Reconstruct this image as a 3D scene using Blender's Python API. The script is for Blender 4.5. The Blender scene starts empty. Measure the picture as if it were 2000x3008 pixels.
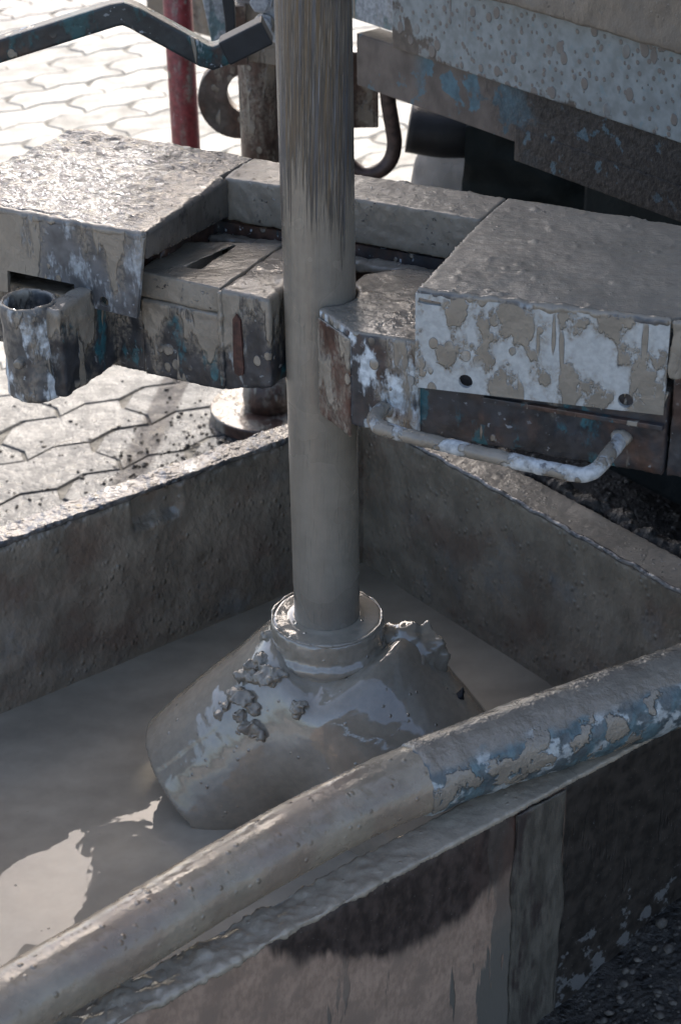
import bpy, bmesh, math, random
import numpy as np
from mathutils import Vector, Matrix
random.seed(7)
S = bpy.context.scene
COL = S.collection

# ------------------------------------------------------------------ camera
CAM = (0.0206, -2.1390, 1.7647)
PITCH, ROLL = math.radians(29.6), math.atan2(175, 9690)
fw = Vector((0, math.cos(PITCH), -math.sin(PITCH)))
r0 = Vector((1, 0, 0)); d0 = fw.cross(r0)
rt = math.cos(ROLL)*r0 + math.sin(ROLL)*d0
dn = -math.sin(ROLL)*r0 + math.cos(ROLL)*d0
cd = bpy.data.cameras.new('camera'); cam = bpy.data.objects.new('camera', cd); COL.objects.link(cam)
cam.matrix_world = Matrix(((rt.x, -dn.x, -fw.x, CAM[0]), (rt.y, -dn.y, -fw.y, CAM[1]), (rt.z, -dn.z, -fw.z, CAM[2]), (0, 0, 0, 1)))
cd.sensor_fit = 'VERTICAL'; cd.sensor_height = 23.7; cd.sensor_width = 15.7
cd.lens = 5500/3008*23.7
cd.clip_start = 0.05; cd.clip_end = 500
cd.dof.use_dof = True; cd.dof.focus_distance = 2.36; cd.dof.aperture_fstop = 6.3
S.camera = cam

# ------------------------------------------------------------------ sky, sun, exposure
SUN_AZ, SUN_EL = math.radians(82), math.radians(40)      # direction towards the sun
w = bpy.data.worlds.new('World'); S.world = w; w.use_nodes = True
nt = w.node_tree
bg = nt.nodes['Background']
sky = nt.nodes.new('ShaderNodeTexSky'); sky.sky_type = 'NISHITA'; sky.sun_disc = False
sky.sun_elevation = SUN_EL; sky.sun_rotation = math.pi/2 - SUN_AZ
sky.dust_density = 3.4; sky.air_density = 0.8; sky.ozone_density = 0.15
nt.links.new(sky.outputs[0], bg.inputs[0]); bg.inputs[1].default_value = 0.15
sl = bpy.data.lights.new('sun', 'SUN'); so = bpy.data.objects.new('sun', sl); COL.objects.link(so)
sl.energy = 2.2; sl.angle = math.radians(1.2); sl.color = (1, 0.975, 0.94)
sd = Vector((math.cos(SUN_AZ)*math.cos(SUN_EL), math.sin(SUN_AZ)*math.cos(SUN_EL), math.sin(SUN_EL)))
so.rotation_euler = sd.to_track_quat('Z', 'Y').to_euler(); so.location = sd*20
S.view_settings.view_transform = 'Standard'; S.view_settings.look = 'None'
S.view_settings.gamma = 1; S.view_settings.use_curve_mapping = False
S.view_settings.exposure = 1.52
S.cycles.max_bounces = 5; S.cycles.diffuse_bounces = 3; S.cycles.glossy_bounces = 3; S.cycles.transmission_bounces = 1; S.cycles.volume_bounces = 0

# ------------------------------------------------------------------ frames
_a = math.radians(37.3); A3 = np.array((math.cos(_a), math.sin(_a), 0)); N3 = np.array((math.sin(_a), -math.cos(_a), 0))
_u = math.radians(-27.5); U3 = np.array((math.cos(_u), math.sin(_u), 0)); V3 = np.array((-math.sin(_u), math.cos(_u), 0))
def AN(a, n, z): return A3*a + N3*n + np.array((0, 0, z))      # along / across the mud trough
def UV(u, v, z): return U3*u + V3*v + np.array((0, 0, z))      # along / across the rod clamp
def XY(x, y, z): return np.array((x, y, z), float)

# ------------------------------------------------------------------ numpy noise
_rng = np.random.RandomState(3); _perm = np.concatenate([_rng.permutation(256)]*3)
_grad = _rng.normal(size=(256, 3)); _grad /= np.linalg.norm(_grad, axis=1)[:, None]
def pn(P):
    P = np.asarray(P, float); i = np.floor(P).astype(int); f = P - i; i &= 255
    u = f*f*f*(f*(f*6-15)+10); out = 0
    for dx in (0, 1):
        for dy in (0, 1):
            for dz in (0, 1):
                h = _perm[_perm[_perm[(i[:, 0]+dx) & 255]+((i[:, 1]+dy) & 255)]+((i[:, 2]+dz) & 255)]
                g = _grad[h]; d = f - np.array((dx, dy, dz))
                w_ = (u[:, 0] if dx else 1-u[:, 0])*(u[:, 1] if dy else 1-u[:, 1])*(u[:, 2] if dz else 1-u[:, 2])
                out = out + w_*(g*d).sum(1)
    return out*1.6
def fbm(P, s, o=3, k=.5):
    P = np.asarray(P)*s; r = 0; am = 1
    for j in range(o):
        r = r + am*pn(P + 17.3*j); am *= k; P = P*2.03
    return r
def sstep(x, a, b):
    t = np.clip((x-a)/(b-a), 0, 1); return t*t*(3-2*t)

# ------------------------------------------------------------------ object helpers
def tag(o, label=None, cat=None, group=None, kind=None):
    if label: o['label'] = label
    if cat: o['category'] = cat
    if group: o['group'] = group
    if kind: o['kind'] = kind
    return o
def thing(name, label, cat, loc, group=None):
    o = bpy.data.objects.new(name, None); COL.objects.link(o); o.location = loc; o.empty_display_size = .05
    return tag(o, label, cat, group)
def rootloc(o):
    v = Vector((0, 0, 0))
    while o is not None:
        v = v + o.location; o = o.parent
    return v
def link(name, me, mat, parent=None, loc=None, smooth=True):
    """me is in world coordinates"""
    o = bpy.data.objects.new(name, me); COL.objects.link(o)
    base = rootloc(parent) if parent else Vector((0, 0, 0))
    if parent:
        o.parent = parent
    off = base
    if loc is not None:
        o.location = Vector(loc) - base; off = Vector(loc)
    me.transform(Matrix.Translation(-off))
    me.materials.clear(); me.materials.append(mat)
    if smooth:
        me.polygons.foreach_set('use_smooth', [True]*len(me.polygons))
    return o
def bm_mesh(bm, name='m'):
    bmesh.ops.recalc_face_normals(bm, faces=bm.faces[:])
    me = bpy.data.meshes.new(name); bm.to_mesh(me); bm.free(); return me
def prism(bm, poly, z0, z1, fr):
    """poly: list of 2d points, z0/z1 numbers or lists"""
    n = len(poly)
    zb = z0 if hasattr(z0, '__len__') else [z0]*n; zt = z1 if hasattr(z1, '__len__') else [z1]*n
    b = [bm.verts.new(fr(p[0], p[1], zb[i])) for i, p in enumerate(poly)]
    t = [bm.verts.new(fr(p[0], p[1], zt[i])) for i, p in enumerate(poly)]
    bm.faces.new(b[::-1]); bm.faces.new(t)
    for i in range(n):
        j = (i+1) % n; bm.faces.new((b[i], b[j], t[j], t[i]))
def box(bm, x0, x1, y0, y1, z0, z1, fr): prism(bm, [(x0, y0), (x1, y0), (x1, y1), (x0, y1)], z0, z1, fr)
def tube(bm, pts, rad, seg=20, cap=True, up=None):
    pts = [Vector(p) for p in pts]; n = len(pts)
    rad = rad if hasattr(rad, '__len__') else [rad]*n
    tang = []
    for i in range(n):
        t = (pts[min(i+1, n-1)] - pts[max(i-1, 0)]).normalized(); tang.append(t)
    x = tang[0].orthogonal().normalized(); rings = []
    for i in range(n):
        x = (x - tang[i]*x.dot(tang[i])).normalized(); y = tang[i].cross(x)
        rings.append([bm.verts.new(pts[i] + rad[i]*(math.cos(q)*x + math.sin(q)*y)) for q in [2*math.pi*k/seg for k in range(seg)]])
    for i in range(n-1):
        for k in range(seg):
            bm.faces.new((rings[i][k], rings[i][(k+1) % seg], rings[i+1][(k+1) % seg], rings[i+1][k]))
    if cap:
        bm.faces.new(rings[0][::-1]); bm.faces.new(rings[-1])
def lathe(bm, prof, c, seg=48, closed=False, axis=None):
    """prof (r, z) list around vertical axis at c"""
    rings = []
    for r, z in prof:
        rings.append([bm.verts.new((c[0]+r*math.cos(2*math.pi*k/seg), c[1]+r*math.sin(2*math.pi*k/seg), z)) for k in range(seg)])
    m = len(prof)
    for i in range(m if closed else m-1):
        A_, B_ = rings[i], rings[(i+1) % m]
        for k in range(seg):
            bm.faces.new((A_[k], A_[(k+1) % seg], B_[(k+1) % seg], B_[k]))
    if not closed:
        bm.faces.new(rings[0][::-1]); bm.faces.new(rings[-1])
def spline(pts, n=8):
    """Catmull-Rom"""
    P = [np.array(p, float) for p in pts]; P = [2*P[0]-P[1]] + P + [2*P[-1]-P[-2]]; out = []
    for i in range(1, len(P)-2):
        for k in range(n):
            t = k/n
            out.append(.5*((2*P[i])+(P[i+1]-P[i-1])*t+(2*P[i-1]-5*P[i]+4*P[i+1]-P[i+2])*t*t+(3*P[i]-P[i-1]-3*P[i+1]+P[i+2])*t**3))
    out.append(P[-2]); return out
def remesh(me, voxel, smooth_it=0):
    o = bpy.data.objects.new('tmp', me); COL.objects.link(o)
    m = o.modifiers.new('r', 'REMESH'); m.mode = 'VOXEL'; m.voxel_size = voxel; m.adaptivity = 0
    if smooth_it:
        s = o.modifiers.new('s', 'SMOOTH'); s.iterations = smooth_it; s.factor = .5
    dg = bpy.context.evaluated_depsgraph_get(); dg.update()
    out = bpy.data.meshes.new_from_object(o.evaluated_get(dg))
    bpy.data.objects.remove(o); bpy.data.meshes.remove(me)
    return out
def displace(me, fn):
    n = len(me.vertices); co = np.empty(n*3, np.float32); me.vertices.foreach_get('co', co); co = co.reshape(-1, 3).astype(float)
    nr = np.empty(n*3, np.float32); me.vertex_normals.foreach_get('vector', nr); nr = nr.reshape(-1, 3).astype(float)
    r = fn(co, nr)
    co = co + (nr*r[:, None] if r.ndim == 1 else r)
    me.vertices.foreach_set('co', co.astype(np.float32).ravel()); me.update()
    return me
def wsmooth(me, wfn, it):
    n = len(me.vertices); co = np.empty(n*3, np.float32); me.vertices.foreach_get('co', co); co = co.reshape(-1, 3).astype(float)
    ed = np.empty(len(me.edges)*2, np.int32); me.edges.foreach_get('vertices', ed); ed = ed.reshape(-1, 2); w_ = wfn(co)[:, None]*.6
    deg = np.bincount(ed.ravel(), minlength=n)[:, None]
    for _ in range(it):
        ac = np.stack([np.bincount(ed[:, 0], co[ed[:, 1], k], n)+np.bincount(ed[:, 1], co[ed[:, 0], k], n) for k in range(3)], 1)
        co = co + w_*(ac/deg - co)
    me.vertices.foreach_set('co', co.astype(np.float32).ravel()); me.update(); return me
def muddy(name, bm, mat, parent=None, voxel=.005, amp=.0015, scale=35, sm=1, fn=None, loc=None):
    me = remesh(bm_mesh(bm), voxel, sm)
    f = fn if fn else (lambda P, N: amp*fbm(P, scale, 3) )
    displace(me, f)
    return link(name, me, mat, parent, loc)
def plain(name, bm, mat, parent=None, loc=None, smooth=False, bevel=0):
    if bevel:
        bmesh.ops.recalc_face_normals(bm, faces=bm.faces[:])
        bmesh.ops.bevel(bm, geom=[e for e in bm.edges if len(e.link_faces) == 2 and e.calc_face_angle(0) > .6], offset=bevel, segments=2, affect='EDGES', profile=.6)
    return link(name, bm_mesh(bm), mat, parent, loc, smooth)

# ------------------------------------------------------------------ material helpers
class G:
    def __init__(s, name):
        s.m = bpy.data.materials.new(name); s.m.use_nodes = True; s.t = s.m.node_tree; s.N = s.t.nodes; s.L = s.t.links
        s.b = s.N['Principled BSDF']; s.geo = s.N.new('ShaderNodeNewGeometry'); s.P = s.geo.outputs['Position']; s.nrm = s.geo.outputs['Normal']
        s.h = None
    def put(s, sock, v):
        if isinstance(v, bpy.types.NodeSocket): s.L.new(v, sock)
        elif isinstance(v, tuple) and len(v) == 3 and sock.type == 'RGBA': sock.default_value = (*v, 1)
        else: sock.default_value = v
    def math(s, op, a, b=0.0, c=0.0, clamp=False):
        n = s.N.new('ShaderNodeMath'); n.operation = op; n.use_clamp = clamp
        s.put(n.inputs[0], a); s.put(n.inputs[1], b); s.put(n.inputs[2], c); return n.outputs[0]
    def add(s, a, b): return s.math('ADD', a, b)
    def sub(s, a, b): return s.math('SUBTRACT', a, b)
    def mul(s, a, b): return s.math('MULTIPLY', a, b)
    def mx(s, a, b): return s.math('MAXIMUM', a, b)
    def mn(s, a, b): return s.math('MINIMUM', a, b)
    def xyz(s, v=None):
        n = s.N.new('ShaderNodeSeparateXYZ'); s.L.new(v or s.P, n.inputs[0]); return n.outputs
    def vec(s, x, y, z):
        n = s.N.new('ShaderNodeCombineXYZ'); s.put(n.inputs[0], x); s.put(n.inputs[1], y); s.put(n.inputs[2], z); return n.outputs[0]
    def dot(s, v, d, off=0.0):
        n = s.N.new('ShaderNodeVectorMath'); n.operation = 'DOT_PRODUCT'; s.L.new(v, n.inputs[0]); n.inputs[1].default_value = tuple(float(x) for x in d)
        return s.add(n.outputs['Value'], off)
    def noise(s, sc, det=4, ro=.55, st=(1, 1, 1), off=(0, 0, 0), v=None, dist=0.0, kind=None):
        mp = s.N.new('ShaderNodeMapping'); s.L.new(v or s.P, mp.inputs[0]); mp.inputs['Location'].default_value = off; mp.inputs['Scale'].default_value = st
        n = s.N.new('ShaderNodeTexNoise'); s.L.new(mp.outputs[0], n.inputs['Vector']); n.inputs['Scale'].default_value = sc
        n.inputs['Detail'].default_value = det; n.inputs['Roughness'].default_value = ro; n.inputs['Distortion'].default_value = dist
        if kind: n.noise_type = kind
        return n.outputs[0]
    def vor(s, sc, st=(1, 1, 1), feat='F1', off=(0, 0, 0), rnd=1.0, v=None):
        mp = s.N.new('ShaderNodeMapping'); s.L.new(v or s.P, mp.inputs[0]); mp.inputs['Location'].default_value = off; mp.inputs['Scale'].default_value = st
        n = s.N.new('ShaderNodeTexVoronoi'); s.L.new(mp.outputs[0], n.inputs['Vector']); n.inputs['Scale'].default_value = sc; n.feature = feat
        n.inputs['Randomness'].default_value = rnd
        return n.outputs['Distance']
    def ramp(s, v, lo, hi, a=0.0, b=1.0):
        n = s.N.new('ShaderNodeMapRange'); n.interpolation_type = 'SMOOTHSTEP'
        s.put(n.inputs['Value'], v); s.put(n.inputs['From Min'], lo); s.put(n.inputs['From Max'], hi); s.put(n.inputs['To Min'], a); s.put(n.inputs['To Max'], b)
        return n.outputs[0]
    def mixc(s, f, a, b):
        n = s.N.new('ShaderNodeMix'); n.data_type = 'RGBA'; s.put(n.inputs[0], f); s.put(n.inputs[6], a); s.put(n.inputs[7], b); return n.outputs[2]
    def mixf(s, f, a, b):
        n = s.N.new('ShaderNodeMix'); n.data_type = 'FLOAT'; s.put(n.inputs[0], f); s.put(n.inputs[2], a); s.put(n.inputs[3], b); return n.outputs[0]
    def var(s, col, amt=.25, sc=20, off=(0, 0, 0), st=(1, 1, 1)):
        k = s.ramp(s.noise(sc, 2, .6, off=off, st=st), .3, .7, 1-amt, 1+amt)
        n = s.N.new('ShaderNodeVectorMath'); n.operation = 'SCALE'; 
        if isinstance(col, tuple): n.inputs[0].default_value = col
        else: s.L.new(col, n.inputs[0])
        s.L.new(k, n.inputs['Scale']); return n.outputs[0]
    def up(s, lo=.3, hi=.8): return s.ramp(s.xyz(s.nrm)[2], lo, hi)
    def done(s, col, rough, height=None, dist=1.0, spec=.5, metal=0.0, coat=0.0):
        s.put(s.b.inputs['Base Color'], col); s.put(s.b.inputs['Roughness'], rough); s.put(s.b.inputs['Specular IOR Level'], spec); s.put(s.b.inputs['Metallic'], metal)
        if coat: s.put(s.b.inputs['Coat Weight'], coat); s.b.inputs['Coat Roughness'].default_value = .06
        if height is not None:
            b = s.N.new('ShaderNodeBump'); b.inputs['Distance'].default_value = dist; b.inputs['Strength'].default_value = 1.0
            s.put(b.inputs['Height'], height); s.L.new(b.outputs[0], s.b.inputs['Normal'])
            if coat: s.L.new(b.outputs[0], s.b.inputs['Coat Normal'])
        return s.m

MUD = (.217, .188, .149); MUD_P = (.25, .213, .163); MUD_D = (.135, .118, .105); PALE = (.46, .49, .50); RUST = (.062, .034, .024); STEEL = (.030, .031, .034)
TEAL = (.022, .082, .098); BLUE = (.055, .165, .24)

def mud_smooth(name, col=MUD, rmin=.10, rmax=.34, lump=.0012, grain=.00012, sc=22, seed=0.0, coat=0.0, spk_h=.0009, crumbs=0.0):
    g = G(name); o = (seed, seed*1.7, seed*.6)
    c = g.var(col, .10, 9, o); c = g.var(c, .07, 90, o)
    r = g.ramp(g.noise(14, 3, .5, off=o), .38, .62, rmin, rmax)
    h = g.add(g.mul(g.noise(sc, 3, .45, off=o), lump), g.mul(g.noise(420, 2, .5, off=o), grain))
    spk = g.ramp(g.vor(85, off=o), .03, .26, 1, 0)                       # small stuck grains
    sel = g.ramp(g.noise(30, 2, .5, off=(3+seed, 1, 2)), .55, .66)
    h = g.add(h, g.mul(g.mul(spk, sel), spk_h))
    if crumbs:                                                           # scattered dark and pale crumbs
        cr = g.ramp(g.noise(150, 2, .5, off=o), .64, .70); zone = g.ramp(g.noise(8, 3, .6, off=(seed+9, 2, 2)), .46, .62); cr = g.mul(cr, zone)
        tint = g.mixc(g.ramp(g.noise(70, 1, .5, off=(1, seed, 4)), .45, .55), (.055, .045, .038), (.33, .32, .30))
        c = g.mixc(g.mul(cr, crumbs), c, tint); h = g.add(h, g.mul(cr, .0018)); h = g.add(h, g.mul(g.noise(75, 3, .6, off=o, st=(1, 1.6, 1)), .0014))
    return g.done(c, r, h, 1.0, .55, coat=coat)
M_mud = mud_smooth('wet_mud'); 
M_mudb = mud_smooth('wet_mud_thick', (.280, .240, .182), lump=.004, sc=40, grain=.0004, rmin=.08, rmax=.3, seed=4.1)
M_flat = mud_smooth('settled_mud', rmin=.30, rmax=.46, lump=.0008, grain=.0003, sc=30, seed=6.1, crumbs=.8)
M_rim = mud_smooth('rim_mud', (.31, .262, .20), rmin=.06, rmax=.28, lump=.0035, grain=.0004, sc=48, seed=8.8)
M_shelf = mud_smooth('shelf_mud', (.150, .125, .098), rmin=.3, rmax=.5, lump=.002, grain=.0004, sc=30, seed=3.3, crumbs=.6)
M_body = mud_smooth('glossy_mud_coat', (.280, .240, .182), rmin=.02, rmax=.10, lump=.0016, grain=.00004, sc=18, seed=2.3, coat=.9, spk_h=.0020)

def mat_pool():
    g = G('liquid_mud'); c = g.var((.325, .278, .210), .16, 5, st=(1, 2, 1)); c = g.var(c, .05, 40)
    sw = g.noise(6, 1, .5, st=(1, 1, 1), dist=.6)
    r = g.ramp(g.noise(9, 4, .6, off=(2, 0, 0), dist=.8), .45, .62, .010, .035)
    h = g.add(g.mul(sw, .0012), g.mul(g.noise(22, 2, .55, off=(3, 3, 0)), .00032))
    bub = g.ramp(g.vor(60, off=(1, 2, 0)), .05, .12, 1, 0); sel = g.ramp(g.noise(16, 2, .5, off=(5, 1, 2)), .60, .66)
    h = g.add(h, g.mul(g.mul(bub, sel), .0006))
    return g.done(c, r, h, 1.0, .33)
M_pool = mat_pool()

def mat_glitter():
    g = G('coarse_wet_mud')
    c = g.var((.098, .089, .078), .2, 30); c = g.mixc(g.ramp(g.noise(60, 3, .6), .55, .72), c, (.05, .048, .046))
    al = g.dot(g.P, U3); ac = g.dot(g.P, V3); q = g.vec(g.mul(al, .55), ac, 0.0)                 # ridges dragged along the clamp
    f = g.noise(95, 4, .6, v=q, dist=.8); rid = g.math('ABSOLUTE', g.sub(g.noise(60, 3, .6, v=q, off=(4, 4, 1), dist=1.0), .5))
    h = g.add(g.mul(f, .0042), g.mul(rid, -.0065)); h = g.mul(h, g.ramp(g.add(g.mul(al, -1.0), g.mul(g.sub(g.noise(7, 2), .5), .25)), .17, .34, .10, 1.0))
    return g.done(c, g.ramp(g.noise(60, 2, .5), .35, .65, .06, .17), h, 1.0, .7)
M_glit = mat_glitter()

def muddy_steel(name, mud_amt=.5, pale_amt=.4, teal_amt=.4, rust_amt=.5, seed=0.0, base=STEEL, dry=PALE, drips=True, topmud=True, sc=1.0, teal=TEAL, msc=13, dz=.40, pv=.25, zg=None):
    """dark steel with worn paint, rust, pale dried splashes and runs of wet mud"""
    g = G(name); o = (seed, seed*2.1, seed*.4); o2 = (seed+7, seed*1.1, 3)
    c = g.var(base, .4, 40, o)
    rm = g.ramp(g.noise(16*sc, 4, .62, off=o2, st=(1, 1, .7)), 1-rust_amt-.12, 1-rust_amt+.10); c = g.mixc(rm, c, g.var(RUST, .45, 60, o))
    tm = g.ramp(g.noise(19*sc, 5, .66, off=o, st=(1, 1, .55)), 1-teal_amt-.03, 1-teal_amt+.03); c = g.mixc(tm, c, g.var(teal, .3, 70, o2))
    pf = g.noise(24*sc, 5, .62, off=(seed+2, 5, 1), st=(1, 1, .45)); pm = g.ramp(pf, 1-pale_amt-.03, 1-pale_amt+.04)
    spk = g.ramp(g.noise(130*sc, 2, .5, off=o), .66, .72); spk = g.mul(spk, g.ramp(g.noise(12, 2, .5, off=o2), .42, .6))
    pm = g.mx(pm, g.mul(spk, .8))
    c = g.mixc(pm, c, g.var(dry, pv, 120, o))
    mf = g.noise(msc*sc, 5, .56, off=(seed+4, 2, 6), st=(1.2, 1.2, dz if drips else 1))
    if zg: mf = g.add(mf, g.ramp(g.xyz()[2], zg[0], zg[1], -zg[2], zg[2]))
    mm = g.ramp(mf, 1-mud_amt-.02, 1-mud_amt+.02); thin = g.mul(g.ramp(mf, 1-mud_amt-.09, 1-mud_amt+.0), g.ramp(g.noise(170*sc, 2, .6, off=o), .35, .6, .1, .8))
    dot = g.mul(g.ramp(g.add(g.vor(46*sc, st=(1, 1, .75), off=o2), g.mul(g.noise(80, 2), .12)), .30, .34, 1, 0), g.ramp(g.noise(10, 2, .5, off=o), .52, .60)); mm = g.mx(mm, dot)
    if drips: mm = g.mx(mm, g.ramp(g.noise(34, 2, .5, off=o, st=(1.3, 1.3, .16)), .655, .675))
    if topmud: mm = g.mx(mm, g.up(.35, .7))
    c = g.mixc(g.mx(mm, thin), c, g.var(MUD, .10, 30, o))
    rr = g.mixf(mm, g.mixf(pm, .42, .75), g.ramp(g.noise(25, 3, .5), .4, .6, .12, .32))
    h = g.add(g.mul(g.noise(150, 2, .6), .0006), g.mul(pm, .0005)); h = g.add(h, g.mul(mm, .0014)); h = g.add(h, g.mul(g.mul(mm, g.noise(45, 2, .5)), .0016))
    h = g.add(h, g.mul(tm, .0003))
    return g.done(c, rr, h, 1.0, .5)

def mat_wall():
    g = G('mud_caked_wall')
    z = g.xyz()[2]
    c = g.var((.215, .182, .138), .25, 14); red = g.ramp(g.noise(9, 5, .6, off=(2, 7, 1)), .48, .66); c = g.mixc(g.mul(red, .55), c, (.15, .098, .072))
    gry = g.ramp(g.noise(11, 4, .6, off=(9, 2, 4)), .55, .72); c = g.mixc(g.mul(gry, .6), c, (.175, .18, .172))
    tide = g.ramp(g.add(z, g.mul(g.sub(g.noise(22, 3, .6, st=(1, 1, .4)), .5), .05)), .118, .128, 1, 0); c = g.mixc(g.mul(tide, .8), c, (.235, .20, .15))
    h = g.add(g.mul(g.noise(80, 2, .5, st=(1, 1, .7)), .0034), g.mul(g.noise(26, 2, .5, st=(1, 1, .5)), .0040))
    h = g.add(h, g.mul(g.mul(g.ramp(g.vor(85, st=(1, 1, .8)), .0, .42, 1, 0), g.ramp(g.noise(18, 2), .42, .6)), .0024))
    r = g.ramp(g.noise(20, 2, .6, off=(1, 1, 8)), .4, .65, .20, .42)
    return g.done(c, r, h, 1.0, .5)
M_wall = mat_wall()

def mat_flange():
    g = G('wet_flange_mud')
    c = g.var((.140, .128, .114), .25, 30)
    p = g.ramp(g.noise(34, 4, .6, off=(3, 1, 1)), .50, .60); c = g.mixc(p, c, (.06, .06, .062))
    d = g.vor(48, off=(2, 3, 1)); h = g.add(g.mul(g.ramp(d, .1, .5, 1, 0), .0016), g.mul(g.noise(60, 3, .6), .0034)); h = g.add(h, g.mul(g.noise(240, 2, .5), .0004))
    return g.done(c, g.ramp(g.noise(40, 2, .5), .4, .6, .06, .2), h, 1.0, .7)
M_flange = mat_flange()

def mat_front():
    """outside of the front wall: dry dusty pinkish mud, a soaked dark belly under the flange, thick runs, painted shade past the post"""
    g = G('front_wall_dirt_and_shade')
    a = g.dot(g.P, A3); z = g.xyz()[2]
    nz = g.sub(g.noise(22, 4, .6, st=(1, 1, .25)), .5)
    dry = g.var(g.var((.315, .215, .152), .14, 160, st=(1, 1, .55)), .12, 24); dry = g.mixc(g.ramp(g.noise(18, 4, .6, off=(4, 4, 4)), .5, .68), dry, (.25, .175, .126))
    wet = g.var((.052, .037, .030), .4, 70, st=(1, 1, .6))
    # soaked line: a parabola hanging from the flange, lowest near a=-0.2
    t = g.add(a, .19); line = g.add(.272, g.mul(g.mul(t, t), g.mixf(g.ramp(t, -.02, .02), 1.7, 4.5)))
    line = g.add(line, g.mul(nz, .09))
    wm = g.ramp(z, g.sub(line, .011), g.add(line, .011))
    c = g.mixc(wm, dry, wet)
    rustm = g.mul(g.ramp(a, -.17, -.11), g.ramp(g.noise(30, 4, .6, st=(1, 1, .3)), .35, .6)); c = g.mixc(g.mul(rustm, .5), c, (.09, .036, .022))
    # grey mud runs near the post
    run = g.ramp(g.add(g.noise(26, 4, .55, st=(1, 1, .18), off=(1, 8, 2)), g.ramp(a, -.26, -.07, -.16, .12)), .50, .53)
    run = g.mul(run, g.ramp(z, .19, .33, 1.0, .25))
    c = g.mixc(run, c, (.125, .108, .086))
    # past the post corner shade is painted near-black, with splashes low down
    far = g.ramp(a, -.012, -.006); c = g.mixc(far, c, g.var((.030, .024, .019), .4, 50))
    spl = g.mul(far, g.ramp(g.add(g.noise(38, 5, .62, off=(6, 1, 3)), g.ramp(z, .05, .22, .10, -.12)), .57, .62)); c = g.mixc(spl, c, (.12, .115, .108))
    sp2 = g.ramp(g.vor(120, off=(3, 9, 1)), .06, .12, .5, 0); c = g.mixc(sp2, c, (.15, .14, .13))
    h = g.add(g.mul(g.mx(run, spl), .0014), g.mul(g.noise(160, 4, .6, st=(1, 1, .4)), .0006))
    return g.done(c, g.mixf(g.mx(wm, far), .75, .52), h, 1.0, .35)
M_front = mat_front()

def mat_post():
    g = G('post_mud'); c = g.var((.095, .082, .064), .3, 60, st=(1, 1, .4)); c = g.mixc(g.ramp(g.noise(30, 4, .6, st=(1, 1, .3)), .55, .66), c, (.05, .038, .032))
    h = g.add(g.mul(g.noise(90, 4, .6, st=(1, 1, .22)), .0022), g.mul(g.noise(220, 3, .6), .0006)); return g.done(c, .42, h, 1.0, .4)
M_post = mat_post()

def mat_rod():
    """drill rod: smooth wet mud, scoured in long leaning scratches down to steel and rust on the upper length"""
    g = G('rod_mud_scratched'); x, y, z = g.xyz(); ang = g.math('ARCTAN2', g.math('MULTIPLY', x, -1.0), g.math('MULTIPLY', y, -1.0))  # 0 faces the photographer
    tw = g.add(ang, g.mul(g.sub(z, .9), .9))
    def st(sc, off, zst=.35, det=3): return g.noise(sc, det, .6, v=g.vec(tw, g.mul(z, zst), off))
    low = g.noise(2.2, 2, .5, v=g.vec(ang, 3.0, 1.0)); edge = g.ramp(low, .30, .70, .855, .99)
    side = g.ramp(g.math('ABSOLUTE', g.add(ang, -.05)), .15, .55)                       # the middle keeps its mud longer
    edge = g.sub(edge, g.mul(side, .05))
    fade = g.ramp(z, edge, g.add(edge, .17))
    s1 = g.ramp(g.sub(st(30, 2.0), g.mul(g.sub(1.0, fade), .32)), .43, .49)
    s2 = g.ramp(g.sub(st(17, 5.0), g.mul(g.sub(1.0, fade), .34)), .47, .54)
    s3 = g.ramp(g.sub(st(55, 8.0), g.mul(g.sub(1.0, fade), .45)), .50, .60)
    c = g.var((.212, .184, .146), .09, 10); c = g.var(c, .05, 80)
    c = g.mixc(g.mul(fade, .5), c, (.185, .150, .110))
    c = g.mixc(g.mul(s3, .55), c, (.10, .082, .062))
    c = g.mixc(g.mul(s1, .9), c, (.042, .038, .034))
    cc = g.mixc(g.ramp(st(9, 11.0), .42, .58), (.075, .082, .095), (.115, .072, .030)); c = g.mixc(g.mul(s2, .7), c, cc)
    pale = g.mul(fade, g.ramp(st(24, 14.0), .62, .70)); c = g.mixc(g.mul(pale, .6), c, (.30, .31, .32))
    rn = g.ramp(st(14, 21.0, 1.1), .52, .60); c = g.mixc(g.mul(rn, .12), c, (.15, .122, .092)); rn2 = g.ramp(st(20, 33.0, .8), .60, .66); c = g.mixc(g.mul(rn2, .12), c, (.30, .265, .22))
    r = g.mixf(g.mx(s1, s2), g.ramp(g.noise(10, 3, .5), .4, .6, .20, .36), .34)
    h = g.add(g.mul(g.mx(s1, s2), -.0005), g.mul(g.noise(28, 3, .5), .0008)); h = g.add(h, g.mul(g.noise(350, 2, .5), .00008)); h = g.add(h, g.mul(s3, -.0002)); h = g.add(h, g.mul(rn2, .0003))
    return g.done(c, r, h, 1.0, .5)
M_rod = mat_rod()

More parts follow.
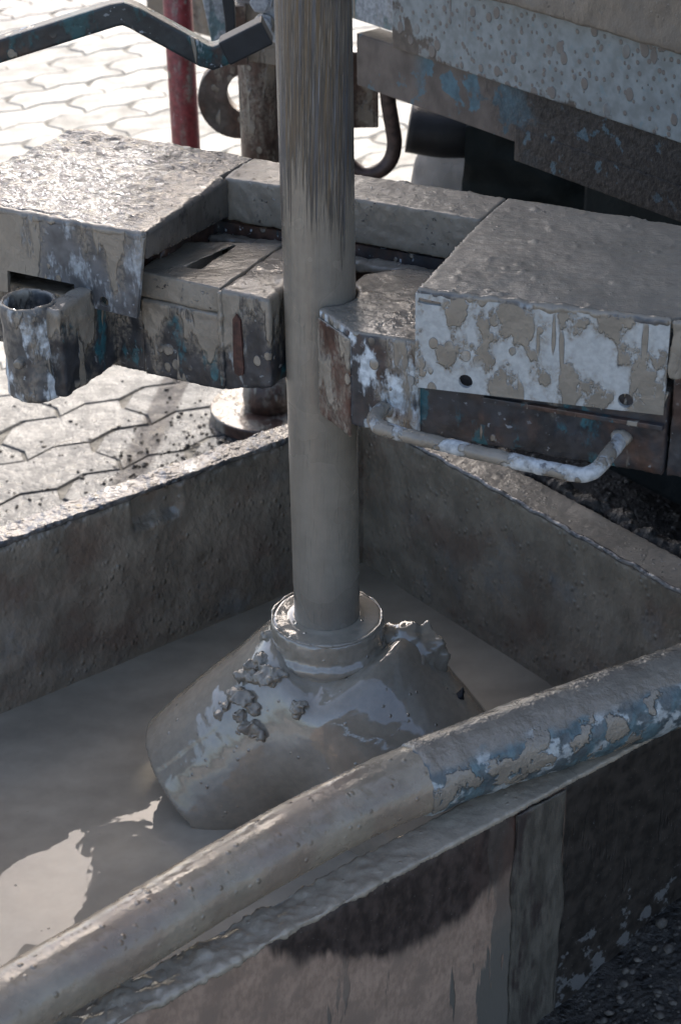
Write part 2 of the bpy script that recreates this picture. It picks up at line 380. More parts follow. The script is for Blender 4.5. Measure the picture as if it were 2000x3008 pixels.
def mat_hose():
    g = G('hose_mud'); x, y, z = g.xyz(); a = g.dot(g.P, A3)
    c = g.var((.256, .208, .150), .12, 16); c = g.var(c, .08, 70)
    red = g.mul(g.ramp(g.noise(13, 4, .6, off=(4, 2, 8)), .42, .64), .45); c = g.mixc(red, c, (.20, .135, .098))
    h = g.add(g.mul(g.noise(38, 2, .55, st=(1, 1, 1)), .0012), g.mul(g.noise(170, 2, .5), .0005)); spk = g.ramp(g.vor(75), .02, .30, 1, 0)
    h = g.add(h, g.mul(g.mul(spk, g.ramp(g.noise(25, 2, .5), .45, .58)), .0022))
    return g.done(c, g.ramp(g.noise(24, 4, .6), .4, .62, .16, .40), h, 1.0, .55)
M_hose = mat_hose()
def mat_sleeve():
    g = G('sleeve_mud'); c = (.075, .088, .090)
    c = g.var(c, .3, 30); tq = g.ramp(g.noise(26, 6, .65, off=(1, 2, 3)), .50, .56); c = g.mixc(tq, c, g.var((.085, .125, .135), .35, 60))
    wh = g.ramp(g.noise(30, 6, .62, off=(7, 2, 3)), .50, .57); c = g.mixc(wh, c, g.var((.33, .345, .335), .25, 90))
    mm = g.ramp(g.noise(24, 4, .58, off=(2, 9, 3)), .53, .57); mm = g.mx(mm, g.up(.55, .8)); c = g.mixc(mm, c, g.var((.225, .190, .148), .10, 30))
    h = g.add(g.mul(mm, .0022), g.mul(g.noise(60, 4, .6), .0030)); h = g.add(h, g.mul(g.noise(200, 3, .5), .0008))
    return g.done(c, g.mixf(mm, .5, g.ramp(g.noise(30, 3, .5), .4, .6, .1, .3)), h, 1.0, .55)
M_sleeve = mat_sleeve()

def mat_paver():
    g = G('concrete_paver')
    inf = g.N.new('ShaderNodeObjectInfo'); k = g.ramp(inf.outputs['Random'], 0, 1, .86, 1.1)
    x, y, z = g.xyz()
    c = g.var((.36, .343, .305), .22, 11); c = g.var(c, .16, 200)
    sc = g.N.new('ShaderNodeVectorMath'); sc.operation = 'SCALE'; g.L.new(c, sc.inputs[0]); g.L.new(k, sc.inputs['Scale']); c = sc.outputs[0]
    # slurry washed over the stones next to the trough
    d = g.dot(g.P, N3); near = g.ramp(g.add(d, g.mul(g.sub(g.noise(5, 4, .6), .5), 1.1)), -2.15, -1.15)
    wet = g.mul(near, 1.0)
    gr = g.ramp(g.add(g.noise(70, 5, .68), g.mul(near, .22)), .50, .62); c = g.mixc(wet, c, g.mixc(gr, (.20, .185, .16), (.050, .048, .045)))
    far = g.mul(g.ramp(g.add(y, g.mul(g.sub(g.noise(3, 3, .6), .5), .8)), 4.45, 4.7), g.ramp(g.add(x, g.mul(g.noise(5, 3), .3)), -.70, -.55, 1, 0)); c = g.mixc(far, c, (.055, .055, .055))
    h = g.add(g.mul(g.noise(180, 4, .65), .0012), g.mul(g.mul(wet, g.noise(60, 5, .65)), .0060))
    return g.done(c, g.mixf(g.mx(wet, far), .85, g.ramp(g.noise(30, 3, .6), .4, .6, .22, .5)), h, 1.0, g.mixf(g.mx(wet, far), .1, .35))
M_paver = mat_paver()
def mat_sand():
    g = G('joint_sand'); c = g.var((.15, .14, .12), .3, 60); return g.done(c, .9, g.mul(g.noise(200, 4, .6), .002), 1.0, .2)
M_sand = mat_sand()
def mat_yard():
    g = G('yard_dirt'); c = g.var((.30, .28, .245), .25, 1.2); c = g.var(c, .3, 30); return g.done(c, .85, g.mul(g.noise(40, 5, .6), .01), 1.0, .3)
M_yard = mat_yard()
def mat_grit():
    g = G('black_gritty_mud'); c = g.var((.032, .027, .022), .5, 60); pl = g.ramp(g.noise(48, 5, .66), .60, .70); c = g.mixc(pl, c, (.12, .105, .085))
    h = g.add(g.mul(g.noise(60, 6, .65), .010), g.mul(g.ramp(g.vor(90), 0, .5, 1, 0), .003)); return g.done(c, g.ramp(g.noise(30, 3), .4, .6, .30, .6), h, 1.0, .4)
M_grit = mat_grit()
def flat(name, col, ro=.5, v=.2, sc=40, bump=.0006, bsc=120, metal=0.0, spec=.5):
    g = G(name); return g.done(g.var(col, v, sc), ro, g.mul(g.noise(bsc, 4, .6), bump), 1.0, spec, metal)
M_stone = flat('muddy_stones', (.075, .063, .05), .65, .6, 60, .0012, 160)
M_hole = flat('hole_shade', (.006, .006, .006), .9)
M_black = flat('black_rubber', (.014, .015, .017), .55)
M_tarp = flat('dark_tarpaulin', (.010, .014, .015), .8, .3, 8, .004, 30, 0.0, .15)
M_sack = flat('dusty_sack', (.22, .20, .175), .8, .2, 12, .004, 40)

# splashed versions of painted / rusty steel
M_cover = muddy_steel('cover_front_splash', .47, .44, .29, .2, 1.0, base=(.085, .086, .088), dry=(.28, .295, .30), zg=(.82, .92, .03))
M_coverR = muddy_steel('cover_front_pale', .455, .70, .22, .3, 5.2, base=(.07, .07, .072), dry=(.37, .375, .36), topmud=False, msc=24, dz=.75, pv=.12)
M_beamL = muddy_steel('clamp_beam_splash', .48, .36, .40, .28, 2.2, dry=(.22, .23, .225), zg=(.735, .845, .10))
M_beamR = muddy_steel('clamp_beam_dark', .33, .27, .42, .42, 8.4, topmud=False, dry=(.25, .26, .26), zg=(.74, .83, .05))
M_jawtip = muddy_steel('jaw_tip_rust', .53, .25, .0, .2, 3.4, base=(.058, .023, .015), pv=.2)
M_slot = flat('slot_rust', (.060, .024, .016), .7, .5, 70)
M_jawR = muddy_steel('jaw_plate_pale', .43, .48, .28, .45, 6.6, base=(.028, .032, .038))
M_cup = muddy_steel('socket_splash', .46, .46, .10, .3, 9.1, base=(.07, .07, .07), drips=True)
M_handle = muddy_steel('handle_splash', .48, .62, .0, .3, 4.7, base=(.10, .10, .10), dry=(.38, .385, .375), drips=False, topmud=False, sc=1.4)
M_dark = muddy_steel('dark_recess_steel', .25, .22, .36, .5, 11.0, topmud=False)
M_lever = muddy_steel('lever_paint', .05, .41, .46, .35, 12.3, base=(.020, .024, .026), teal=(.012, .055, .060), topmud=False, sc=.9)
M_red = muddy_steel('red_pipe_dust', .34, .30, .72, .2, 14.0, base=(.17, .030, .032), teal=(.185, .028, .030), dry=(.33, .24, .225), topmud=False)
M_brown = muddy_steel('rusty_post', .46, .25, .0, .7, 15.5, base=(.075, .052, .042), dry=(.26, .21, .18), topmud=False)
M_ring = muddy_steel('rusty_eye', .34, .10, .0, .5, 16.5, base=(.075, .062, .052), dry=(.2, .18, .16), topmud=False)
M_bolt = muddy_steel('dusty_bolt', .35, .80, .0, .3, 18.0, base=(.15, .15, .15), dry=(.34, .34, .34), topmud=False)
M_tealpl = muddy_steel('dusty_teal_plate', .38, .55, .62, .2, 19.0, base=(.12, .14, .14), teal=(.10, .155, .16), dry=(.30, .31, .31), topmud=False)
M_panel = muddy_steel('dusty_panel', .55, .35, .2, .4, 20.0, base=(.16, .14, .12), dry=(.30, .27, .25), topmud=False)
M_hook = flat('hook_iron', (.055, .034, .028), .5, .5, 60)

def mat_rigblue():
    g = G('rig_blue_paint'); c = g.var((.185, .208, .208), .2, 50); tq = g.ramp(g.noise(70, 6, .65, off=(2, 2, 9)), .60, .66); c = g.mixc(g.mul(tq, .6), c, (.12, .20, .225))
    n = g.dot(g.P, N3); z = g.xyz()[2]
    dirt = g.ramp(g.add(g.add(g.noise(26, 6, .62), g.ramp(z, .905, .985, .22, -.10)), g.ramp(n, -.62, -.40, .10, -.20)), .56, .64); c = g.mixc(dirt, c, g.var((.055, .044, .037), .4, 60))
    spots = g.ramp(g.add(g.vor(34, st=(1, 1, .8), off=(1, 4, 2)), g.mul(g.noise(60, 3), .1)), .30, .34, 1, 0); sel = g.ramp(g.noise(9, 3, .5, off=(5, 5, 5)), .38, .46); sp = g.mul(spots, sel); sp = g.mx(sp, g.ramp(g.add(g.vor(70, off=(7, 4, 2)), g.mul(g.noise(90, 2), .1)), .28, .32, 1, 0))
    dr = g.ramp(g.noise(20, 3, .5, st=(1, 1, .1), off=(3, 0, 5)), .68, .71); sp = g.mx(sp, dr); c = g.mixc(sp, c, (.115, .105, .098))
    return g.done(c, g.mixf(sp, .45, .3), g.add(g.mul(sp, .0012), g.mul(g.noise(150, 4, .6), .0003)), 1.0, .5)
M_rigblue = mat_rigblue()
def mat_rigbrown():
    g = G('rig_dirt_and_shade'); n = g.dot(g.P, N3)
    c = g.var((.105, .085, .072), .3, 18); bl = g.mul(g.ramp(g.noise(15, 6, .6, off=(8.2, 2, 5)), .50, .54), g.mul(g.ramp(n, -.60, -.55), g.ramp(n, -.30, -.22, 1, 0))); c = g.mixc(bl, c, g.var((.058, .120, .150), .25, 60))
    dk_shade = g.ramp(g.add(n, g.mul(g.sub(g.noise(20, 5, .6), .5), .3)), -.48, -.25); c = g.mixc(dk_shade, c, g.var((.020, .017, .015), .6, 90))  # shade below the beam deepened in the colour towards the right
    b2 = g.mul(g.ramp(g.noise(30, 6, .65, off=(1, 2, 5)), .61, .64), g.ramp(n, -.1, .05, 1, 0)); c = g.mixc(g.mul(b2, .7), c, (.07, .13, .16))
    h = g.add(g.mul(g.noise(95, 5, .6), .004), g.mul(g.noise(240, 3, .5), .001)); h = g.mul(h, g.ramp(dk_shade, 0, 1, .25, 1))
    return g.done(c, .6, h, 1.0, .4)
M_rigbrown = mat_rigbrown()
M_rigblocker = muddy_steel('rig_blocker_paint', .3, .3, .2, .3, 23.0, base=(.16, .20, .22), topmud=False, sc=.5)

# ================================================================== SETTING
def plate(outer, holes, fr, d0, d1):
    """flat plate with holes; fr(s, t, d) -> world"""
    bm = bmesh.new(); edges = []
    for loop in [outer]+holes:
        vs = [bm.verts.new((p[0], p[1], 0)) for p in loop]
        for i in range(len(vs)): edges.append(bm.edges.new((vs[i], vs[(i+1) % len(vs)])))
    bmesh.ops.triangle_fill(bm, edges=edges, use_beauty=True, use_dissolve=False, normal=(0, 0, 1))
    r = bmesh.ops.extrude_face_region(bm, geom=bm.faces[:])
    for v in r['geom']:
        if isinstance(v, bmesh.types.BMVert): v.co.z = 1
    for v in bm.verts:
        v.co = Vector(fr(v.co.x, v.co.y, d1 if v.co.z > .5 else d0))
    return bm
def circ(cx, cy, r, n=18): return [(cx+r*math.cos(2*math.pi*k/n), cy+r*math.sin(2*math.pi*k/n)) for k in range(n)]

me = bpy.data.meshes.new('ground'); q = 150
me.from_pydata([(-q, -q, -.05), (q, -q, -.05), (q, q, -.05), (-q, q, -.05)], [], [(0, 1, 2, 3)])
tag(link('ground', me, M_yard, smooth=False), kind='structure')

# --- interlocking paving
PA = math.radians(33); PD = np.array((math.cos(PA), math.sin(PA))); PE = np.array((-math.sin(PA), math.cos(PA)))
PL, PW = .284, .142
me = bpy.data.meshes.new('pavement')
me.from_pydata([(-5, .1, -.0045), (4, .1, -.0045), (4, 8, -.0045), (-5, 8, -.0045)], [], [(0, 1, 2, 3)])
pavement = tag(link('pavement', me, M_sand, smooth=False), kind='structure')
def paver_outline():
    pts = []; prof = lambda s: .011*(1 if (s*2/PL) % 1 < .5 else -1)
    ns = 8; base = []
    for k in range(ns):                                    # long side: trapezoid wave, period PL/2
        s = k/ns*PL; ph = (s*2/PL) % 1
        o = .012*(1-abs(2*ph-1)*2); base.append((s, o))
    side = [(0, 0), (.012, .28), (-.012, .72)]
    o0 = base[0][1]
    for s, o in base: pts.append((s, o))
    for dx, t in side: pts.append((PL+dx, o0+t*PW))
    for s, o in reversed(base[1:]+[(PL, o0)]): pts.append((s, PW+o))
    for dx, t in reversed(side[1:]): pts.append((dx, o0+t*PW))
    pts.append((0, PW+o0)) if False else None
    out = []
    for p in pts:
        if not out or (abs(out[-1][0]-p[0])+abs(out[-1][1]-p[1])) > 1e-6: out.append(p)
    c = (PL/2, PW/2+0)
    return [(x-c[0], y-c[1]) for x, y in out]
outl = paver_outline()
def paver_mesh():
    bm = bmesh.new(); n = len(outl); rings = []
    for f1, z in ((.0016, -.05), (.0016, -.004), (.0050, 0.0)):
        rings.append([bm.verts.new((x*(1-f1*2/PL), y*(1-f1*2/PW), z)) for x, y in outl])
    for i in range(2):
        for k in range(n): bm.faces.new((rings[i][k], rings[i][(k+1) % n], rings[i+1][(k+1) % n], rings[i+1][k]))
    bm.faces.new(rings[2]); bmesh.ops.recalc_face_normals(bm, faces=bm.faces[:]); 
    me = bpy.data.meshes.new('paver'); bm.to_mesh(me); bm.free(); me.materials.append(M_paver); return me
pm = paver_mesh()
def projpix(P):
    v = Vector(P)-Vector(CAM); z = v.dot(fw); return 1000+5500*v.dot(rt)/z, 1504+5500*v.dot(dn)/z, z
cells = []
for i in range(-40, 60):
    for j in range(-30, 75):
        s = i*PL + (PL/2 if j % 2 else 0); t = j*PW; c = PD*s + PE*t
        if not (-4.2 < c[0] < 3.2 and .5 < c[1] < 7.4): continue
        a_, n_ = c[0]*A3[0]+c[1]*A3[1], c[0]*N3[0]+c[1]*N3[1]
        if n_ > -.36 and a_ < .6: continue
        x, y, z = projpix((c[0], c[1], 0)); vis = -60 < x < 1420 and -40 < y < 1560
        cells.append((not vis, c[1], c, a_, n_))
cells.sort(key=lambda e: (e[0], e[1]))
rest = bmesh.new(); bot = pm
for k, (nv, _, c, a_, n_) in enumerate(cells):
    tilt = (random.uniform(-.008, .008), random.uniform(-.008, .008)); dz = random.uniform(-.0025, .001)
    if k < 300 and not nv:
        o = bpy.data.objects.new('paver', pm); COL.objects.link(o); o.parent = pavement
        o.location = (c[0], c[1], dz); o.rotation_euler = (tilt[0], tilt[1], PA + random.uniform(-.008, .008))
    else:
        t = bmesh.new(); t.from_mesh(pm); t.transform(Matrix.Translation((c[0], c[1], dz)) @ Matrix.Rotation(PA, 4, 'Z')); m2 = bpy.data.meshes.new('t'); t.to_mesh(m2); t.free(); rest.from_mesh(m2); bpy.data.meshes.remove(m2)
o = link('paver_field', bm_mesh(rest), M_paver, pavement, smooth=False); tag(o, kind='stuff')

# --- trodden slurry and grit on the ground round the trough
na, nn_ = 210, 190; aa = np.linspace(-1.9, 1.75, na); nb = np.linspace(-1.0, 2.0, nn_); AA, NN = np.meshgrid(aa, nb, indexing='ij')
P2 = np.stack([AA.ravel(), NN.ravel(), 0*AA.ravel()], 1); af, nf = P2[:, 0], P2[:, 1]
thr = -.58 - .34*sstep(af, .35, .75)
hh = -.05 + .075*sstep(nf - thr + .10*fbm(P2, 3), -.05, .10)
hh += .075*np.exp(-((nf-.49)/.13)**2)*sstep(af, -.08, .25)*(nf > .40) + .10*np.exp(-((af-.50)/.12)**2)*sstep(nf, -.5, 0)*(af > .42)
hh += .012*fbm(P2, 9, 3) + .006*fbm(P2, 34, 3)
ins = (af < .44) & (nf > -.46) & (nf < .455); hh = np.where(ins, -.02, hh)
Wp = np.stack([af*A3[0]+nf*N3[0], af*A3[1]+nf*N3[1], hh], 1)
idx = np.arange(na*nn_).reshape(na, nn_); F = np.stack([idx[:-1, :-1], idx[:-1, 1:], idx[1:, 1:], idx[1:, :-1]], -1).reshape(-1, 4)
me = bpy.data.meshes.new('mud_ground'); me.from_pydata(Wp.tolist(), [], F.tolist())
tag(link('mud_ground', me, M_grit), kind='structure')

# --- loose clods, crumbs and stones, too many to count
def scatter(name, n, place, mat, smin, smax, seed):
    rs = np.random.RandomState(seed); V = []; F = []
    ico = [(0, 0, 1), (.9, 0, .45), (.28, .85, .45), (-.72, .53, .45), (-.72, -.53, .45), (.28, -.85, .45), (.72, .53, -.2), (-.28, .85, -.2), (-.9, 0, -.2), (-.28, -.85, -.2), (.72, -.53, -.2)]
    tri = [(0, 1, 2), (0, 2, 3), (0, 3, 4), (0, 4, 5), (0, 5, 1), (1, 6, 2), (2, 6, 7), (2, 7, 3), (3, 7, 8), (3, 8, 4), (4, 8, 9), (4, 9, 5), (5, 9, 10), (5, 10, 1), (1, 10, 6)]
    for _ in range(n):
        p = place(rs)
        if p is None: continue
        r_ = smin + (smax-smin)*rs.rand()**3; a_ = rs.rand()*6.28; k = len(V)
        sc3 = (r_*rs.uniform(.7, 1.5), r_*rs.uniform(.7, 1.3), r_*rs.uniform(.45, .9))
        for v in ico:
            x, y, z_ = (v[i]*sc3[i]*rs.uniform(.75, 1.2) for i in range(3)); V.append((p[0]+x*math.cos(a_)-y*math.sin(a_), p[1]+x*math.sin(a_)+y*math.cos(a_), p[2]+z_+.1*r_))
        F += [tuple(i+k for i in t) for t in tri]
    me = bpy.data.meshes.new(name); me.from_pydata(V, [], F)
    return tag(link(name, me, mat), kind='stuff')
def on_paving(rs):
    a_ = rs.uniform(-.9, .75); n_ = -.50 - abs(rs.normal(0, .62))
    if n_ < -2.1: return None
    if rs.rand() < .4: a_, n_ = rs.normal(.50, .16), -1.06 - abs(rs.normal(0, .14))
    p = AN(a_, n_, 0.0); return p if (p[0]+.122)**2+(p[1]-1.385)**2 > .018 else None
scatter('mud_crumbs', 1500, on_paving, M_grit, .0010, .0062, 5)
def on_grit(rs):
    if rs.rand() < .5: a_, n_ = rs.uniform(-.05, .5), rs.uniform(.485, .95)
    else: a_, n_ = rs.uniform(.52, 1.35), rs.uniform(-.75, .3)
    k = np.argmin(np.abs(GA-a_)), np.argmin(np.abs(GN-n_)); return AN(a_, n_, float(GH[k]))
GA, GN, GH = aa.copy(), nb.copy(), hh.reshape(na, nn_).copy()
scatter('grit_stones', 2600, on_grit, M_stone, .0015, .0095, 6)

# ================================================================== MUD TROUGH
tr = thing('mud_trough', 'mud-caked steel trough around the foot of the drill rod, half full of slurry', 'trough', AN(-.3, 0, 0))
bm = bmesh.new(); box(bm, -1.6, .404, -.439, .431, .012, .03, AN); plain('floor', bm, M_wall, tr)
def rearfn(P, N):
    a = P@A3; z = P[:, 2]
    inside = (N@N3) > .5
    d = .0016*fbm(P, 12, 2) + .0010*fbm(P, 70, 2)
    e = .004*pn(P*60)
    patch = sstep(a, -.040+.003, -.034)*(1-sstep(a+e, .045, .052))*sstep(z+e*1.5, .338, .344)
    d = d + np.where(inside, .006 - .015*patch, 0)
    low = 1-sstep(z, .10, .14); return d*(1-.6*low)
bm = bmesh.new(); box(bm, -1.6, .462, -.480, -.444, .005, .390, AN)
muddy('rear_wall', bm, M_wall, tr, .0065, sm=0, fn=rearfn)
bm = bmesh.new(); box(bm, .407, .460, -.443, .431, .005, .390, AN)
muddy('end_wall', bm, M_wall, tr, .0065, sm=0, fn=lambda P, N: .0016*fbm(P, 10, 2)+.0007*fbm(P, 70, 2))
bm = bmesh.new(); box(bm, -1.6, .460, .432, .474, .005, .390, AN)
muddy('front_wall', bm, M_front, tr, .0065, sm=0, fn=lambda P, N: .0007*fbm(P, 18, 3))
ff = lambda P, N: .0030*fbm(P, 24, 3) + .0024*np.abs(fbm(P, 55, 3)) - .001
bm = bmesh.new(); box(bm, -1.6, .467, -.484, -.438, .3905, .399, AN); muddy('rear_flange', bm, M_flange, tr, .0035, sm=2, fn=ff)
bm = bmesh.new(); box(bm, -1.6, .467, .428, .478, .3905, .399, AN); muddy('front_flange', bm, M_rim, tr, .0035, sm=2, fn=lambda P, N: ff(P, N)*(1.9-1.5*sstep(P@A3+.06*fbm(P, 9, 2), -.44, -.16)))
bm = bmesh.new(); box(bm, .401, .467, -.437, .427, .3905, .399, AN); muddy('end_flange', bm, M_flat, tr, .0035, sm=2, fn=lambda P, N: .0008*fbm(P, 24, 3)+.0004*fbm(P, 120, 2))
# weld bead running along the inner lip of the end flange
bm = bmesh.new(); tube(bm, [AN(.4005+.0012*math.sin(k*.7), -.43+.86*k/90, .398+.0012*math.sin(k*1.3)) for k in range(91)], .0042, 8); plain('lip_bead', bm, M_flange, tr, smooth=True)
bm = bmesh.new(); prism(bm, [(-.090, .4745), (-.010, .4745), (-.010, .4775), (-.090, .4775)], .0, .3895, AN)
muddy('corner_post', bm, M_post, tr, .003, sm=1, fn=lambda P, N: .0016*fbm(P*np.array((1, 1, .3)), 40, 3)+np.abs(N@A3)*.006*fbm(P*np.array((1, 1, .45)), 24, 3))
# gritty bead outside the end flange
bm = bmesh.new(); tube(bm, [AN(.488+.006*math.sin(k*.5), -.25+.75*k/70, .385+.004*math.sin(k*1.1)) for k in range(71)], .016, 12)
muddy('grit_ridge', bm, M_grit, tr, .004, sm=0, fn=lambda P, N: .006*fbm(P, 60, 3))
bm = bmesh.new(); box(bm, .462, .50, -.30, .46, .30, .378, AN); plain('outer_ledge', bm, M_grit, tr)

# --- liquid mud inside it
na, nb_ = 200, 90; aa = np.linspace(-1.6, .4065, na); nb = np.linspace(-.443, .433, nb_); AA, NN = np.meshgrid(aa, nb, indexing='ij')
P2 = np.stack([AA.ravel(), NN.ravel(), 0*AA.ravel()], 1)
z = .110 + .0010*fbm(P2, 5, 2)
Wp = np.stack([P2[:, 0]*A3[0]+P2[:, 1]*N3[0], P2[:, 0]*A3[1]+P2[:, 1]*N3[1], z], 1)
idx = np.arange(na*nb_).reshape(na, nb_); F = np.stack([idx[:-1, :-1], idx[:-1, 1:], idx[1:, 1:], idx[1:, :-1]], -1).reshape(-1, 4)
me = bpy.data.meshes.new('mud_pool'); me.from_pydata(Wp.tolist(), [], F.tolist()); tag(link('mud_pool', me, M_pool), kind='structure')

# ================================================================== DRILL ROD AND OUTLET FITTING
bm = bmesh.new(); tube(bm, [(0, 0, .15+.05*k) for k in range(42)], .0445, 72)
tag(link('drill_rod', bm_mesh(bm), M_rod, loc=(0, 0, .15)), 'tall vertical drill rod smeared with mud, scratched in its upper half', 'drill rod')

ft = thing('outlet_fitting', 'mud-coated saddle-shaped pipe fitting with a round collar that the rod enters', 'pipe fitting', (0, 0, .11))
bm = bmesh.new()
d1 = Vector((-.704, .066, -.708)).normalized(); s1 = Vector((0, 0, .276))
tube(bm, [s1-d1*.02, s1+d1*.245], .1225, 64)
d2 = Vector((.626, -.361, -.69)).normalized(); s2 = Vector((.012, .004, .262))
tube(bm, [s2-d2*.01, s2+d2*.36], .142, 64)
tube(bm, [(0, 0, .12), (0, 0, .335)], .088, 64)
bmesh.ops.create_icosphere(bm, subdivisions=4, radius=1.0, matrix=Matrix.Translation((.02, -.02, .225)) @ Matrix.Diagonal((.15, .125, .125, 1)))
D1 = np.array(d1); E1 = np.array((0, -1., 0)); E1 -= D1*(E1@D1); E1 /= np.linalg.norm(E1); E2 = np.cross(D1, E1)
def bodyfn(P, N):
    w_ = P-np.array(s1); al = w_@D1; an_ = np.degrees(np.arctan2(w_@E2, w_@E1))
    seam = sstep(an_ + 2.5*fbm(P, 9, 2), SEAM-.9, SEAM+.9)*sstep(al, .06, .11)
    return .0012*fbm(P, 12, 2) + .0003*fbm(P, 70, 2) + .0018*seam
SEAM = 52.7
me = remesh(bm_mesh(bm), .0045, 2)
wsmooth(me, lambda P: 1-sstep((P-np.array(s1))@D1, .10, .16), 60)
displace(me, bodyfn); link('saddle_pipe', me, M_body, ft)
bm = bmesh.new()
prof = [(.042, .33), (.042, .3935), (.0465, .3925), (.0485, .3908), (.053, .3900), (.071, .3893), (.0765, .386), (.0775, .380), (.0770, .358), (.0800, .353), (.0840, .348), (.0835, .343), (.0800, .338), (.0805, .322), (.088, .312), (.093, .295), (.06, .30)]
lathe(bm, prof, (0, 0), 96, closed=True)
me = bm_mesh(bm); 
def colfn(P, N):
    ang = np.arctan2(P[:, 1], P[:, 0]); s = 1-sstep(N[:, 2], .6, .9)
    return s*(.0012*fbm(P, 45, 3)+.0008*np.abs(fbm(P, 120, 2)))
me = remesh(me, .0028, 1); displace(me, colfn); link('collar', me, M_body, ft)
# ragged wet lip round the collar top
bm = bmesh.new(); tube(bm, [(.0745*math.cos(q), .0745*math.sin(q), .3880) for q in [2*math.pi*k/72 for k in range(73)]], .0028, 8)
muddy('collar_lip', bm, M_body, ft, .0022, sm=0, fn=lambda P, N: .0022*fbm(P, 50, 2)-.0006)

def clod(name, balls, label, loc=None, group=None, vox=.0022, amp=.0040, sc=80, mat=None):
    bm = bmesh.new()
    for (x, y, z, r) in balls:
        m = Matrix.Translation((x, y, z)) @ Matrix.Diagonal((r*random.uniform(.85, 1.2), r*random.uniform(.85, 1.2), r*random.uniform(.7, 1.0), 1))
        m = m @ Matrix.Rotation(random.uniform(0, 6), 4, Vector((random.gauss(0, 1), random.gauss(0, 1), random.gauss(0, 1)))); bmesh.ops.create_cube(bm, size=1.55, matrix=m) if random.random() < .6 else bmesh.ops.create_icosphere(bm, subdivisions=1, radius=1.0, matrix=m)
    c = np.mean(np.array(balls)[:, :3], 0)
    o = muddy(name, bm, mat or M_mudb, None, vox, sm=1, fn=lambda P, N: amp*fbm(P, sc, 3) - amp*.35*np.abs(fbm(P, sc*1.6, 2)) + .0012*fbm(P, 260, 2), loc=tuple(c))
    return tag(o, label, 'mud clod', group)
random.seed(11)
clod('mud_clod', [(-.089, -.040, .348, .012), (-.103, -.045, .338, .011), (-.079, -.066, .337, .016), (-.10, -.056, .326, .013), (-.118, -.045, .322, .010), (-.127, -.054, .299, .013), (-.115, -.070, .306, .014), (-.101, -.082, .296, .012), (-.140, -.060, .283, .009), (-.146, -.062, .272, .009), (-.120, -.080, .283, .009), (-.101, -.096, .274, .015), (-.092, -.100, .266, .011), (-.065, -.075, .343, .010)],
     'large crumbly pile of mud clods on the left slope of the fitting below the collar')
clod('mud_clod', [(-.040, -.108, .313, .010), (-.034, -.110, .320, .007), (-.043, -.112, .304, .007)], 'small lone mud clod below the front of the collar')
clod('mud_clod', [(-.082, -.006, .362, .012), (-.078, -.015, .350, .011), (-.086, .002, .352, .009)], 'knob of mud stuck to the left side of the collar', amp=.003)
clod('mud_clod', [(.088, .005, .352, .020), (.110, .0, .352, .024), (.130, .0, .340, .026), (.146, -.010, .322, .020), (.120, -.030, .325, .024), (.135, -.034, .312, .018), (.150, -.022, .300, .014)], 'smooth broad lump of mud slumped against the right side of the collar', amp=.0035, sc=40, vox=.004, mat=M_body)
clod('tar_lump', [(.176, -.052, .285, .008), (.181, -.050, .293, .005), (.172, -.055, .277, .005)], 'small black tarry lump on the right slope of the fitting', mat=M_black, vox=.0025)['category'] = 'tar lump'

# ================================================================== HOSE ON THE TROUGH RIM
hpts = [(-.56, -1.02, .44), (-.404, -.870, .44), (-.321, -.786, .44), (-.206, -.682, .44), (-.096, -.580, .44), (.033, -.476, .441), (.165, -.396, .442), (.297, -.329, .444), (.432, -.261, .446), (.571, -.195, .448), (.85, -.07, .40), (1.2, .05, .2)]
hr = [.0385, .0385, .0385, .0385, .0395, .0405, .0425, .046, .0475, .048, .048, .048]
sp = spline(hpts, 10); rr = [float(v) for v in np.interp(np.linspace(0, len(hpts)-1, len(sp)), range(len(hpts)), hr)]
hs = thing('slurry_hose', 'thick mud-covered hose lying along the near rim of the trough', 'hose', (-.2, -.68, .40))
bm = bmesh.new(); tube(bm, sp, rr, 48)
def hosefn(P, N): return .0007*fbm(P, 16, 2) + .0011*np.abs(fbm(P, 90, 2))*sstep(N[:, 2], -.2, .7) - .0006
me = bm_mesh(bm); me = remesh(me, .0055, 1); displace(me, hosefn); link('hose', me, M_hose, hs)
k0 = next(i for i, p in enumerate(sp) if p[0] > .098)
bm = bmesh.new(); tube(bm, sp[k0:], [r_+.0014 for r_ in rr[k0:]], 48)
me = remesh(bm_mesh(bm), .0055, 0); displace(me, lambda P, N: .0016*fbm(P, 26, 3)+.0016*np.abs(fbm(P, 80, 2))); o = link('sleeve', me, M_sleeve, hs); o['label'] = 'blue-grey sleeve with flaking pale dirt'

# ================================================================== ROD CLAMP
cl = thing('rod_clamp', 'heavy mud-covered clamp frame gripping the rod between two jaws', 'rod clamp', UV(0, .08, .735))
topL = lambda P, N: sstep(N[:, 2], .2, .8)*(.0026*fbm(P*np.array((1, 1.8, 1)), 26, 3, .55) + .0022*np.abs(fbm(P*np.array((1, 1.6, 1)), 60, 2)) + .0015)*(.25+.75*sstep(-(P@U3)+.25*fbm(P, 6, 2), .16, .34)) + .0008*fbm(P, 50, 2)
bm = bmesh.new(); prism(bm, [(-.53, -.066), (-.205, -.066), (-.222, .150), (-.222, .237), (-.518, .243)], .916, .928, UV); prism(bm, [(-.213, -.066), (-.205, -.066), (-.214, .150), (-.222, .150)], [.893, .893, .873, .873], .926, UV)
lc = muddy('left_cover', bm, M_glit, cl, .0034, sm=1, fn=topL)
bm = plate([(-.53, .925), (-.203, .925), (-.222, .815), (-.312, .818), (-.314, .845), (-.417, .846), (-.42, .815), (-.53, .815)], [circ(-.270, .829, .0068)], lambda s, t, d: UV(s, d, t), -.0745, -.0685); plain('apron', bm, M_cover, cl)
